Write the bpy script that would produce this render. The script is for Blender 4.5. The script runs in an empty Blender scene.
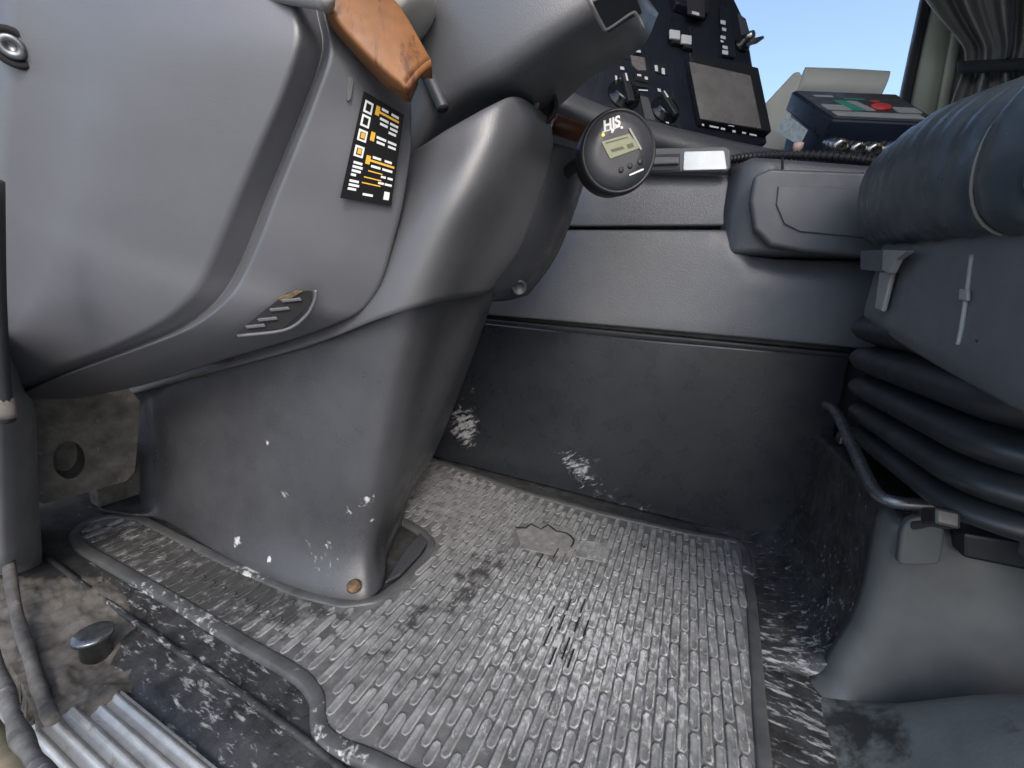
import bpy, math, random
import numpy as np
from mathutils import Vector, Matrix
random.seed(7)
S = bpy.context.scene
COL = S.collection

# ------------------------------------------------------------------ camera
FPX = 398.0
yv = np.array([178., 79., FPX]); yv /= np.linalg.norm(yv)
xv = -np.array([-962., 154., FPX]); xv -= yv * xv.dot(yv); xv /= np.linalg.norm(xv)
zv = np.cross(xv, yv)
if zv[1] < 0: zv = -zv
RM = np.array([xv, yv, zv])                      # world axes in (right, up, forward)
CAM = np.array([0., 0., .5])
cam = bpy.data.objects.new('camera', bpy.data.cameras.new('camera'))
COL.objects.link(cam)
m4 = Matrix.Identity(4)
for i in range(3):
    m4[i][0] = RM[i][0]; m4[i][1] = RM[i][1]; m4[i][2] = -RM[i][2]; m4[i][3] = CAM[i]
cam.matrix_world = m4
cam.data.sensor_width = 36; cam.data.lens = 36 * FPX / 1024
cam.data.clip_start = .01; cam.data.clip_end = 3000
S.camera = cam

# ------------------------------------------------------------------ sky, sun, exposure
SUN_EL, SUN_AZ = math.radians(42), math.radians(146)      # azimuth clockwise from +Y
wd = bpy.data.worlds.new('World'); S.world = wd; wd.use_nodes = True
nt = wd.node_tree
sky = nt.nodes.new('ShaderNodeTexSky'); sky.sky_type = 'NISHITA'; sky.sun_disc = False
sky.sun_elevation = SUN_EL; sky.sun_rotation = SUN_AZ
sky.air_density = 1.0; sky.dust_density = 2.5; sky.ozone_density = 1.0
nt.nodes['Background'].inputs['Strength'].default_value = .15
nt.links.new(sky.outputs[0], nt.nodes['Background'].inputs['Color'])
sl = bpy.data.lights.new('sun', 'SUN'); sl.energy = 0.6; sl.angle = math.radians(14); sl.color = (1, .98, .95)
so = bpy.data.objects.new('sun', sl); COL.objects.link(so)
sd = Vector((math.sin(SUN_AZ) * math.cos(SUN_EL), math.cos(SUN_AZ) * math.cos(SUN_EL), math.sin(SUN_EL)))
so.rotation_euler = sd.to_track_quat('Z', 'Y').to_euler()
so.location = (0, 0, 5)
S.view_settings.view_transform = 'Standard'; S.view_settings.look = 'None'
S.view_settings.gamma = 1; S.view_settings.use_curve_mapping = False
S.view_settings.exposure = 1.3

# ------------------------------------------------------------------ pixel -> place
def ray(px, py): return RM @ np.array([px - 512, 384 - py, FPX]) / FPX
def W(px, py, y=None, z=None, x=None, pl=None):
    d = ray(px, py)
    if y is not None: t = y / d[1]
    elif x is not None: t = x / d[0]
    elif z is not None: t = (z - CAM[2]) / d[2]
    else:
        o, n = pl[0], pl[1]; t = (o - CAM).dot(n) / d.dot(n)
    return CAM + d * t
def nrm(v): v = np.asarray(v, float); return v / max(1e-9, np.linalg.norm(v))

# ------------------------------------------------------------------ materials
MATS = {}
def mat(name, col, rough=.5, metal=0., grain=0., gscale=900., mottle=.12, mscale=9., scuff=None, samt=0.,
        sscale=35., stretch=(1, 1, 1), blobs=(), spec=.5, coat=0., rvar=.12, trans=0., emit=None, srough=.8, dark=None):
    m = bpy.data.materials.new(name); m.use_nodes = True; MATS[name] = m
    n = m.node_tree.nodes; L = m.node_tree.links; b = n['Principled BSDF']
    b.inputs['Metallic'].default_value = metal
    b.inputs['Specular IOR Level'].default_value = spec
    b.inputs['Coat Weight'].default_value = coat
    b.inputs['Transmission Weight'].default_value = trans
    geo = n.new('ShaderNodeNewGeometry'); P = geo.outputs['Position']
    def noise(scale, detail=4, ro=.6, vec=P, dist=0.):
        t = n.new('ShaderNodeTexNoise'); t.inputs['Scale'].default_value = scale
        t.inputs['Detail'].default_value = detail; t.inputs['Roughness'].default_value = ro
        t.inputs['Distortion'].default_value = dist
        L.new(vec, t.inputs['Vector']); return t.outputs['Fac']
    def mr(v, a, bb, c=0., d=1.):
        t = n.new('ShaderNodeMapRange'); L.new(v, t.inputs[0])
        for k, q in zip((1, 2, 3, 4), (a, bb, c, d)): t.inputs[k].default_value = q
        return t.outputs[0]
    def mth(op, a, bb):
        t = n.new('ShaderNodeMath'); t.operation = op
        for k, q in ((0, a), (1, bb)):
            if hasattr(q, 'links'): L.new(q, t.inputs[k])
            else: t.inputs[k].default_value = q
        return t.outputs[0]
    def mix(f, a, bb):
        t = n.new('ShaderNodeMix'); t.data_type = 'RGBA'
        if hasattr(f, 'links'): L.new(f, t.inputs[0])
        else: t.inputs[0].default_value = f
        for k, q in ((6, a), (7, bb)):
            if hasattr(q, 'links'): L.new(q, t.inputs[k])
            else: t.inputs[k].default_value = (*q, 1)
        return t.outputs[2]
    c = np.array(col)
    mo = noise(mscale, 5, .65)
    color = mix(mr(mo, .3, .7), tuple(c * (1 - mottle)), tuple(np.minimum(1, c * (1 + mottle))))
    rgh = mr(noise(mscale * 3, 4), .3, .7, rough - rvar, rough + rvar)
    if dark is not None:                     # stains and darker patches: (colour, threshold, scale, blobs)
        dc, th, sc, bl = dark
        v = noise(sc, 6, .7)
        for (p, r, s) in bl:
            d = n.new('ShaderNodeVectorMath'); d.operation = 'DISTANCE'; L.new(P, d.inputs[0]); d.inputs[1].default_value = tuple(p)
            v = mth('ADD', v, mr(d.outputs['Value'], 0, r, s, 0))
        color = mix(mr(v, th, th + .13), color, dc)
    if scuff is not None:
        mp = n.new('ShaderNodeVectorMath'); mp.operation = 'MULTIPLY'; mp.inputs[1].default_value = stretch[:3]
        if len(stretch) > 3:
            vr = n.new('ShaderNodeVectorRotate'); vr.rotation_type = 'Y_AXIS'; vr.inputs['Angle'].default_value = math.radians(stretch[3])
            L.new(P, vr.inputs['Vector']); L.new(vr.outputs[0], mp.inputs[0])
        else: L.new(P, mp.inputs[0])
        v = noise(sscale, 7, .72, mp.outputs[0], .4)
        for (p, r, s) in blobs:
            d = n.new('ShaderNodeVectorMath'); d.operation = 'DISTANCE'; L.new(P, d.inputs[0]); d.inputs[1].default_value = tuple(p)
            v = mth('ADD', v, mr(d.outputs['Value'], 0, r, s, 0))
        f = mr(v, .70 - samt, .80 - samt, 0, .9)
        color = mix(f, color, scuff)
        rgh = mth('ADD', rgh, mth('MULTIPLY', f, srough - rough))
    L.new(color, b.inputs['Base Color']); L.new(rgh, b.inputs['Roughness'])
    if grain:
        bp = n.new('ShaderNodeBump'); bp.inputs['Strength'].default_value = grain; bp.inputs['Distance'].default_value = .001
        L.new(noise(gscale, 3, .6), bp.inputs['Height']); L.new(bp.outputs[0], b.inputs['Normal'])
    if emit:
        b.inputs['Emission Color'].default_value = (*emit[0], 1); b.inputs['Emission Strength'].default_value = emit[1]
    return m

DUST = (.55, .55, .54)
mat('grey_plastic', (.088, .090, .100), .36, spec=.85, grain=.25, gscale=1100, mottle=.06, rvar=.05)
mat('fairing_plastic', (.078, .080, .086), .36, spec=.85, grain=.4, gscale=800, mottle=.06, rvar=.05)
chips = [(267, 443, .012, .5), (282, 492, .022, .34), (292, 500, .018, .34), (368, 500, .03, .36), (372, 520, .025, .36), (350, 512, .03, .34), (237, 542, .018, .45), (269, 560, .01, .4), (120, 425, .01, .4), (205, 538, .03, .25), (300, 540, .09, .2), (330, 560, .08, .22), (250, 560, .08, .22), (385, 480, .03, .2), (420, 455, .02, .25)]
mat('pedestal_plastic', (.046, .048, .054), .36, spec=.7, grain=.5, gscale=700, mottle=.15)
mat('dark_trim', (.040, .043, .052), .45, grain=.2, gscale=1000)
mat('tunnel_plastic', (.086, .090, .099), .36, spec=.7, grain=.8, gscale=420, mottle=.1, rvar=.06)
mat('flap_plastic', (.084, .089, .097), .42, spec=.6, grain=.2, gscale=900)
kb = [(466, 395, .10, .25), (455, 430, .10, .27), (472, 428, .08, .25), (480, 470, .12, .22), (510, 482, .10, .14), (565, 458, .10, .26), (585, 472, .07, .24), (645, 517, .07, .34), (600, 505, .09, .24), (620, 480, .12, .12), (520, 410, .12, .1), (640, 420, .2, .03)]
mat('kick_plastic', (.017, .019, .023), .30, grain=.02, gscale=700, mottle=.25, mscale=7, rvar=.07, scuff=(.34, .35, .36), srough=.4, samt=-.10, sscale=85, stretch=(.55, 1, 1.5, 33),
    blobs=[(W(a, b, y=.946), r, s) for a, b, r, s in kb], spec=.6)
fb = [(W(790, 640, z=0), .22, .10), (W(810, 730, z=0), .18, .08), (W(770, 560, z=0), .10, .08), (W(200, 690, z=0), .25, .1), (W(100, 600, z=0), .2, .08)]
mat('floor_rubber', (.030, .031, .032), .5, grain=.6, gscale=200, mottle=.7, mscale=28, scuff=(.36, .37, .37), samt=.075, sscale=70, stretch=(.5, 1.7, 1.5), blobs=fb)
mat('riser_rubber', (.014, .015, .017), .45, grain=.2, gscale=300, mottle=.3, scuff=(.38, .40, .40), samt=-.03, sscale=28, stretch=(1, 1.6, .6),
    blobs=[(W(850, 690, z=.01), .14, .2), (W(805, 510, y=.93), .07, .22), (W(830, 620, x=.25), .1, .12)])
mat('ledge_rubber', (.16, .175, .168), .42, dark=((.04, .042, .042), .60, 14, [(W(835, 745, z=0), .10, .22), (W(880, 700, z=.05), .07, .12)]), grain=.3, gscale=200, mottle=.25, mscale=9, scuff=(.3, .32, .31), samt=-.02, sscale=20)
mat('liner_rubber', (.024, .025, .027), .45, grain=.5, gscale=220, mottle=.5, mscale=24, scuff=(.36, .37, .37), samt=-.02, sscale=60, stretch=(.6, 1.6, .8), blobs=[(W(790, 660, z=0), .2, .13), (W(840, 720, z=0), .12, .12), (W(770, 560, z=0), .12, .12), (W(810, 505, y=.95), .08, .12)])
mat('seat_box_plastic', (.085, .090, .090), .45, grain=.15, gscale=400, mottle=.25, mscale=8, scuff=(.35, .36, .36), samt=-.05, sscale=14)
db = [(470, 580, .05, .28), (490, 560, .05, .26), (455, 600, .04, .24), (420, 610, .04, .2), (310, 600, .12, .2), (240, 590, .14, .24), (180, 570, .17, .26), (120, 540, .17, .26), (400, 640, .08, .1), (450, 480, .1, .1), (560, 480, .08, .1)]
matdark = ((.045, .045, .045), .60, 40, [(W(a, b, z=.01), r, s) for a, b, r, s in db])
lb = [(W(620, 650, z=.01), .3, .12), (W(550, 620, z=.01), .2, .08)]
mat('mat_rubber', (.178, .182, .182), .66, spec=.4, grain=.9, gscale=230, mottle=.4, mscale=45, scuff=(.42, .43, .43), samt=.10, sscale=110, stretch=(1.2, .6, 1), dark=matdark, blobs=lb)
mat('mat_groove', (.105, .107, .107), .75, spec=.3, grain=.5, gscale=400, mottle=.4, mscale=30, scuff=(.25, .255, .255), samt=.10, sscale=60, dark=matdark, blobs=lb)
mat('mat_rim', (.065, .068, .07), .5, grain=.2, gscale=500, mottle=.3, mscale=25, scuff=(.45, .46, .46), samt=-.01, sscale=80,
    blobs=[(W(150, 585, z=.01), .12, .2), (W(205, 618, z=.01), .1, .25), (W(340, 745, z=.01), .15, .2), (W(250, 570, z=.01), .08, .25), (W(748, 570, z=.01), .06, .2)])  # chalk scuffs; the blob at the near left corner paints a highlight
mat('cut_black', (.006, .006, .007), .8)
mat('worn_patch', (.165, .165, .16), .7, grain=.7, gscale=120, mottle=.35, mscale=60, scuff=(.3, .3, .29), samt=.12, sscale=60)
mat('wood', (.19, .082, .030), .55, mottle=.3, mscale=16, spec=.3, scuff=(.09, .034, .014), samt=.16, sscale=60, stretch=(1, 1, .2), srough=.55)
mat('dark_wood', (.11, .040, .018), .4, mottle=.4, mscale=26)
mat('pale_grey', (.30, .295, .28), .45, grain=.1)
mat('console_black', (.016, .020, .030), .38, grain=.12, gscale=900, mottle=.2)
mat('black_gloss', (.008, .009, .012), .15)
mat('screen_glass', (.20, .185, .175), .25, mottle=.25, mscale=14)  # base lightened to paint in the screen's reflection
mat('black_rubber', (.018, .019, .022), .5, grain=.15)
mat('white_print', (.75, .76, .76), .6)
mat('yellow_print', (.75, .42, .04), .6)
mat('sticker_black', (.008, .008, .009), .5, spec=.15)
mat('lcd', (.23, .24, .15), .3, mottle=.1)
mat('lcd_ink', (.07, .08, .05), .5)
mat('amber_led', (.8, .5, .05), .4, emit=((1, .6, .1), .6))
mat('silver', (.55, .55, .53), .32, metal=.6, mottle=.06)
mat('steel', (.5, .48, .45), .25, metal=1., mottle=.15, mscale=60)
mat('dull_steel', (.16, .17, .18), .32, metal=.8, mottle=.3, mscale=50)
mat('aluminium', (.50, .50, .48), .42, metal=.65, mottle=.25, mscale=30, scuff=(.17, .155, .13), samt=.12, sscale=55, stretch=(.4, 1.5, 1))
mat('rust', (.10, .065, .035), .8, mottle=.6, mscale=120, scuff=(.30, .22, .10), samt=.1, sscale=190)
mat('dirty_paint', (.10, .095, .088), .7, grain=.9, gscale=160, mottle=.5, mscale=35, scuff=(.45, .45, .44), samt=.10, sscale=40)
mat('mud', (.095, .088, .077), .85, grain=.8, gscale=150, mottle=.5, mscale=30, scuff=(.26, .25, .23), samt=.08, sscale=70)
mat('body_paint', (.20, .165, .09), .55, mottle=.3, mscale=18, scuff=(.12, .1, .07), samt=.05)
mat('pillar_grey', (.17, .172, .18), .5, grain=.25, gscale=600, mottle=.15, scuff=(.5, .48, .44), samt=-.03, sscale=40)
mat('leather', (.042, .055, .066), .36, spec=1.0, grain=.35, gscale=120, mottle=.2, mscale=15, coat=.05)
mat('thread', (.26, .24, .20), .7)
mat('seat_plastic', (.11, .115, .123), .42, spec=.7, grain=.25, mottle=.15)
mat('bellows_rubber', (.022, .026, .029), .42, mottle=.3, mscale=18, scuff=(.13, .14, .14), samt=.06, sscale=22, stretch=(1, .6, 2))
mat('curtain_cloth', (.25, .24, .23), .85, grain=.3, gscale=1500, mottle=.1)
mat('band_cloth', (.03, .036, .042), .8)
mat('pillar_trim', (.36, .36, .29), .5, mottle=.08)
mat('cream_plastic', (.52, .50, .43), .5, mottle=.05)
mat('device_blue', (.012, .018, .035), .35, mottle=.15)
mat('device_face', (.05, .045, .05), .4)
mat('button_grey', (.36, .36, .34), .5)
mat('button_green', (.04, .28, .17), .5)
mat('button_red', (.60, .05, .05), .5)
mat('label_paper', (.30, .33, .33), .6, mottle=.35, mscale=120)
mat('pink_plastic', (.65, .45, .38), .5)
mat('concrete', (.20, .205, .21), .9, mottle=.15, mscale=2)
g = mat('window_glass', (1, 1, 1), .0, trans=1., mottle=0, rvar=0)
g.node_tree.nodes['Principled BSDF'].inputs['IOR'].default_value = 1.05

# ------------------------------------------------------------------ mesh helpers
def link_mesh(name, verts, faces, m, parent=None, smooth=True, bevel=0, solid=0, face_cam=False, seg=2, sub=0):
    V = np.asarray(verts, float)
    if face_cam:
        s = 0
        for f in faces[::max(1, len(faces) // 60)]:
            a, b, c = V[f[0]], V[f[1]], V[f[2]]
            nn = np.cross(b - a, c - a); s += np.sign(nn.dot(CAM - a))
        if s < 0: faces = [tuple(reversed(f)) for f in faces]
    off = np.array(parent_loc(parent))
    me = bpy.data.meshes.new(name); me.from_pydata([tuple(v - off) for v in V], [], [tuple(f) for f in faces])
    me.update(); me.materials.append(MATS[m])
    if smooth: me.polygons.foreach_set('use_smooth', [True] * len(me.polygons))
    o = bpy.data.objects.new(name, me); COL.objects.link(o)
    if parent is not None: o.parent = parent
    if solid:
        md = o.modifiers.new('s', 'SOLIDIFY'); md.thickness = solid; md.offset = -1; md.use_even_offset = False
    if bevel:
        md = o.modifiers.new('b', 'BEVEL'); md.width = bevel; md.segments = seg; md.limit_method = 'ANGLE'; md.angle_limit = math.radians(35)
    if sub:
        md = o.modifiers.new('u', 'SUBSURF'); md.levels = sub; md.render_levels = sub
    return o
LOC = {}
def parent_loc(p):
    if p is None: return (0, 0, 0)
    if p.name in LOC: return LOC[p.name]
    return parent_loc(p.parent)          # a part sits at its thing's origin
def thing(name, label, cat, loc=(0, 0, 0), group=None):
    o = bpy.data.objects.new(name, None); COL.objects.link(o); o.location = tuple(loc); o.empty_display_size = .05
    LOC[o.name] = tuple(loc); o['label'] = label; o['category'] = cat
    if group: o['group'] = group
    return o
def tag(o, label, cat, group=None):
    o['label'] = label; o['category'] = cat
    if group: o['group'] = group
    return o
def struct(o): o['kind'] = 'structure'; return o

def cr(pts, n):                                  # Catmull-Rom through the points, n steps each span
    p = np.asarray(pts, float); k = len(p)
    if k == 2: return np.array([p[0] + (p[1] - p[0]) * t for t in np.linspace(0, 1, n + 1)])
    q = np.concatenate([[2 * p[0] - p[1]], p, [2 * p[-1] - p[-2]]]); out = []
    for i in range(k - 1):
        a, b, c, d = q[i:i + 4]
        for t in np.arange(n) / n:
            out.append(.5 * (2 * b + (c - a) * t + (2 * a - 5 * b + 4 * c - d) * t * t + (3 * b - a - 3 * c + d) * t ** 3))
    out.append(p[-1]); return np.array(out)
def rnd(pts, r, k=4, closed=False):              # polyline with rounded corners
    p = [np.asarray(q, float) for q in pts]; n = len(p); out = []
    for i in range(n):
        if not closed and i in (0, n - 1): out.append(p[i]); continue
        a, b, c = p[i - 1], p[i], p[(i + 1) % n]; ri = r[i] if hasattr(r, '__len__') else r
        u = a - b; v = c - b; lu = np.linalg.norm(u); lv = np.linalg.norm(v)
        s = b + u * min(ri / max(lu, 1e-9), .48); e = b + v * min(ri / max(lv, 1e-9), .48)
        for t in np.linspace(0, 1, k + 1): out.append(s * (1 - t) ** 2 + 2 * b * t * (1 - t) + e * t * t)
    return out
def grid_faces(nr, nc, closed=False):
    F = []
    for i in range(nr - 1):
        for j in range(nc if closed else nc - 1):
            j2 = (j + 1) % nc
            F.append((i * nc + j, i * nc + j2, (i + 1) * nc + j2, (i + 1) * nc + j))
    return F
def patch(name, rows, m, parent=None, nu=6, nv=6, solid=.003, smooth=True):
    """rows of 3-D control points -> smooth sheet with thickness, front to the camera"""
    R1 = [cr(r, nu) for r in rows]
    cols = np.array([cr([r[j] for r in R1], nv) for j in range(len(R1[0]))])
    G = np.transpose(cols, (1, 0, 2)); nr, nc = G.shape[:2]
    return link_mesh(name, G.reshape(-1, 3), grid_faces(nr, nc), m, parent, smooth, solid=solid, face_cam=True)
def strip(name, rows, m, parent=None, nv=1, closed=False, caps=False, solid=0, smooth=True, face_cam=False, bevel=0):
    """rows are already dense point lists, joined row to row"""
    G = np.array(rows, float)
    if nv > 1: G = np.transpose(np.array([cr(G[:, j], nv) for j in range(G.shape[1])]), (1, 0, 2))
    nr, nc = G.shape[:2]; V = list(G.reshape(-1, 3)); F = grid_faces(nr, nc, closed)
    if caps: F += [tuple(range(nc))[::-1], tuple((nr - 1) * nc + j for j in range(nc))]
    return link_mesh(name, V, F, m, parent, smooth, solid=solid, face_cam=face_cam, bevel=bevel)
def tube(name, path, r, m, parent=None, n=10, sm=5, smooth=True):
    p = cr(path, sm) if sm else np.asarray(path, float); k = len(p); rows = []
    t0 = nrm(p[1] - p[0]); up = np.cross(t0, [0, 0, 1.]);
    if np.linalg.norm(up) < .1: up = np.cross(t0, [1., 0, 0])
    up = nrm(up)
    for i in range(k):
        t = nrm(p[min(i + 1, k - 1)] - p[max(i - 1, 0)]); up = nrm(up - t * up.dot(t)); v = np.cross(t, up)
        ri = r(i / (k - 1)) if callable(r) else r
        rows.append([p[i] + ri * (math.cos(a) * up + math.sin(a) * v) for a in np.arange(n) / n * 2 * math.pi])
    return strip(name, rows, m, parent, closed=True, caps=True, smooth=smooth)
def prism(name, pts, nvec, h, m, parent=None, base=0., bevel=0., smooth=False, seg=2):
    """polygon pushed out by h along nvec, starting base off the polygon"""
    nvec = nrm(nvec); P = [np.asarray(p, float) for p in pts]; n = len(P)
    a = np.cross(P[1] - P[0], P[2] - P[1])
    A = np.zeros(3)
    for i in range(n): A += np.cross(P[i], P[(i + 1) % n])
    if A.dot(nvec) < 0: P = P[::-1]
    V = [p + nvec * base for p in P] + [p + nvec * (base + h) for p in P]
    F = [tuple(range(n))[::-1], tuple(range(n, 2 * n))] + [(i, (i + 1) % n, n + (i + 1) % n, n + i) for i in range(n)]
    return link_mesh(name, V, F, m, parent, smooth, bevel=bevel, seg=seg)
def lathe(name, c, axis, prof, m, parent=None, n=24, smooth=True):
    axis = nrm(axis); u = np.cross(axis, [0, 0, 1.])
    if np.linalg.norm(u) < .1: u = np.cross(axis, [1., 0, 0])
    u = nrm(u); v = np.cross(axis, u); rows = []
    for r, h in prof: rows.append([np.asarray(c) + axis * h + r * (math.cos(a) * u + math.sin(a) * v) for a in np.arange(n) / n * 2 * math.pi])
    return strip(name, rows, m, parent, closed=True, caps=True, smooth=smooth, bevel=0)
def hexa(name, top, bot, m, parent=None, bevel=0.):
    V = list(top) + list(bot); F = [(0, 1, 2, 3), (7, 6, 5, 4), (0, 4, 5, 1), (1, 5, 6, 2), (2, 6, 7, 3), (3, 7, 4, 0)]
    c = np.mean(V, 0); a, b, d = V[0], V[1], V[2]
    if np.cross(b - a, d - a).dot(a - c) < 0: F = [f[::-1] for f in F]
    return link_mesh(name, V, F, m, parent, False, bevel=bevel)
def box(name, x, y, z, m, parent=None, bevel=0.):
    t = [np.array([a, b, z[1]]) for a, b in ((x[0], y[0]), (x[1], y[0]), (x[1], y[1]), (x[0], y[1]))]
    return hexa(name, t, [p - np.array([0, 0, z[1] - z[0]]) for p in t], m, parent, bevel)
def text(name, body, o, ex, n, size, m, parent, h=.0006):
    ex = nrm(ex); n = nrm(n); ey = np.cross(n, ex); ey = ey if ey.dot(RM[:, 1]) > 0 else -ey
    cu = bpy.data.curves.new(name, 'FONT'); cu.body = body; cu.size = size; cu.align_x = 'CENTER'; cu.align_y = 'CENTER'; cu.offset = size * .035; cu.shear = .2
    to = bpy.data.objects.new('t', cu); COL.objects.link(to)
    bpy.context.view_layer.update()
    me = bpy.data.meshes.new_from_object(to.evaluated_get(bpy.context.evaluated_depsgraph_get())); bpy.data.objects.remove(to)
    V = [np.asarray(o) + ex * v.co.x + ey * v.co.y + n * h for v in me.vertices]; F = [tuple(p.vertices) for p in me.polygons]
    return link_mesh(name, V, F, m, parent, False, solid=h * .5)
def inside(p, poly):
    c = False; n = len(poly)
    for i in range(n):
        a, b = poly[i], poly[i - 1]
        if (a[1] > p[1]) != (b[1] > p[1]) and p[0] < (b[0] - a[0]) * (p[1] - a[1]) / (b[1] - a[1]) + a[0]: c = not c
    return c
def A3(*q): return np.array(q, float)

# ================================================================== THE SETTING
struct(box('ground', (-60, 60), (-60, 60), (-1.5, -1.4), 'concrete'))  # unseen pavement, added to bounce daylight into the cab

# cab floor, a sheet with a soft cove at the tunnel
fl = [[A3(x, y, z) for y, z in ((.178, -.012), (.2, -.004), (.25, 0), (.5, 0), (.8, 0), (1.05, 0))] for x in np.linspace(-1.35, 1.2, 30)]
struct(patch('floor', fl, 'floor_rubber', nu=6, nv=2, solid=.02))
struct(box('firewall', (-1.36, -1.32), (.19, 1.1), (0, .75), 'dark_trim'))

# unseen cab roof, rear and near walls added to cut daylight; far door skin
struct(box('ceiling_blocker', (-1.2, 1.2), (.04, 2.2), (1.95, 1.99), 'pillar_trim'))
struct(box('wall_rear_blocker', (1.16, 1.2), (.12, 2.2), (-.02, 1.94), 'curtain_cloth'))
struct(box('wall_near_blocker', (.62, 1.15), (.05, .10), (-.02, 1.94), 'curtain_cloth'))
struct(box('wall_far', (-1.3, 1.16), (2.16, 2.2), (-.02, 1.2), 'dark_trim'))

# ================================================================== ENGINE TUNNEL
t = thing('engine_tunnel', 'grey plastic engine tunnel running beside the footwell, under the round gauge', 'engine tunnel', (0, 1.0, 0))
XL, XR = -1.3, 1.1
core = [(-.0, 1.0), (.43, 1.0), (.66, 1.02), (.78, 1.05), (.80, 1.9), (-.0, 1.9)]
prism('core', [A3(XL, y, z) for z, y in core], (1, 0, 0), XR - XL, 'dark_trim', t)
# kick panel
kp = [W(330, 300, y=.958), W(480, 322, y=.958), W(650, 340, y=.958), W(848, 357, y=.958)]
kp += [W(a, b, y=.958) for a, b in ((836, 420), (822, 470), (813, 495), (800, 512), (780, 526), (760, 533))]
k0 = kp[-1].copy(); k0[2] = .003
kp = kp + [A3(kp[-1][0] - .03, .958, .003), A3(-1.2, .958, .003)]
prism('kick_panel', kp, (0, -1, 0), .012, 'kick_plastic', t, bevel=.004)
prism('riser_wall', [A3(-1.25, .985, 0), A3(.6, .985, 0), A3(.6, .985, .44), A3(-1.25, .985, .44)], (0, -1, 0), .015, 'riser_rubber', t)
# dirty ledge over the kick panel
rows = []
for x in np.linspace(-1.25, .5, 36):
    zt = .434
    rows.append(rnd([A3(x, .97, zt - .028), A3(x, .951, zt - .020), A3(x, .948, zt - .004), A3(x, .99, zt)], .006))
strip('ledge', rows, 'riser_rubber', t, face_cam=True, solid=.004)
# middle panel
def tun(x, f): return .944 + .036 * f + .0 * x
rows = []
for x in np.linspace(-1.2, .75, 40):
    scoop = max(0, min(1, (x - .06) / .05)); zt = .657 - .0 * x
    zt2 = zt - .055 * (3 * scoop ** 2 - 2 * scoop ** 3)
    rows.append(rnd([A3(x, .975, .440), A3(x, .944, .441), A3(x, .950, .50), A3(x, .968 - .014 * scoop, .62 - .06 * scoop), A3(x, .978 + .01 * scoop, zt2), A3(x, 1.0, zt2 + .002)], [0, .006, .03, .03, .006, 0]))
strip('side_panel', rows, 'tunnel_plastic', t, face_cam=True, solid=.004)
# upper panel
rows = []
for x in np.linspace(-1.2, .12, 30):
    ztop = .795 - .085 * (x + .27)
    rows.append(rnd([A3(x, 1.005, .664), A3(x, .982, .666), A3(x, .988, .72), A3(x, 1.0, ztop - .004), A3(x, 1.05, ztop + .008), A3(x, 1.3, ztop + .01)], [0, .005, .03, .014, .01, 0]))
strip('upper_panel', rows, 'tunnel_plastic', t, face_cam=True, solid=.004)
rows = []
for x in np.linspace(.035, .85, 24):
    q = max(0, min(1, (x - .035) / .05)); q = math.sqrt(1 - (1 - q) ** 2)
    yo = .984 - .03 * q; ztop = .782 + .010 * q - .14 * max(0, x - .06)
    rows.append(rnd([A3(x, 1.03, .60), A3(x, yo + .004, .61), A3(x, yo, .70), A3(x, yo + .012, ztop), A3(x, yo + .05, ztop + .006), A3(x, 1.5, ztop + .01)], [0, .01, .03, .016, .01, 0]))
strip('rear_cover', rows, 'tunnel_plastic', t, face_cam=True, solid=.004)
# storage flap
fp = [W(a, b, y=.948) for a, b in ((752, 180), (768, 173), (872, 177), (905, 180), (905, 262), (800, 254), (768, 248), (752, 232), (748, 205))]
fo = prism('storage_flap', fp, (0, -1, .05), .026, 'flap_plastic', t, bevel=.007, seg=4)
fi = [W(a, b, y=.921) for a, b in ((778, 186), (890, 190), (890, 240), (800, 232), (784, 224), (776, 205))]
prism('raised_field', fi, (0, -1, .05), .003, 'flap_plastic', fo, bevel=.0025)
prism('seam', [W(a, b, y=.951) for a, b in ((781, 158), (783.5, 158), (783.5, 172), (781, 172))], (0, -1, 0), .003, 'cut_black', t)
# grip frame with the silver plate
pt = thing('grip_frame', 'grey grip frame with a pale silver plate on the tunnel top', 'handle', W(690, 172, y=.985))
gy = .985
prism('frame', rnd([W(a, b, y=gy) for a, b in ((640, 151), (725, 149), (730, 153), (730, 170), (726, 174), (640, 174))], .004, closed=True), (0, -1, .1), .012, 'flap_plastic', pt, bevel=.003)
prism('silver_plate', rnd([W(a, b, y=gy - .012) for a, b in ((684, 152), (724, 151), (727, 170), (683, 171))], .004, closed=True), (0, -1, .1), .003, 'silver', pt, bevel=.001)
prism('grip_recess', [W(a, b, y=gy - .012) for a, b in ((648, 155), (680, 154), (680, 170), (648, 171))], (0, -1, .1), .002, 'black_rubber', pt)
prism('grip_bar', [W(a, b, y=gy - .014) for a, b in ((648, 158), (679, 157.5), (679, 165), (648, 166))], (0, -1, .1), .006, 'tunnel_plastic', pt, bevel=.003)

# ================================================================== FLOOR MAT
ZM = .010
pxl = [(428, 457), (470, 472), (520, 490), (600, 512), (680, 530), (738, 540)]
outl = [W(a, b, z=ZM) for a, b in pxl]
right = [W(a, b, z=ZM) for a, b in ((746, 548), (752, 600), (757, 660), (761, 720))]
near = [A3(.14, .262, ZM), A3(-.1, .262, ZM)]
left = [W(a, b, z=ZM) for a, b in ((368, 755), (338, 745), (320, 730), (317, 712), (318, 696), (306, 678), (285, 664), (250, 645), (180, 602), (110, 562), (82, 546), (73, 533), (85, 521), (112, 514), (140, 517), (185, 540), (240, 567), (300, 592), (345, 603), (378, 598), (405, 578), (428, 552), (432, 541), (418, 528), (400, 518), (388, 500), (400, 465))]
OUT = outl + right + near + left
mt = thing('floor_mat', 'worn dusty grey rubber floor mat with staggered tread bars in the footwell', 'floor mat', (-.15, .55, 0))
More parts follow.
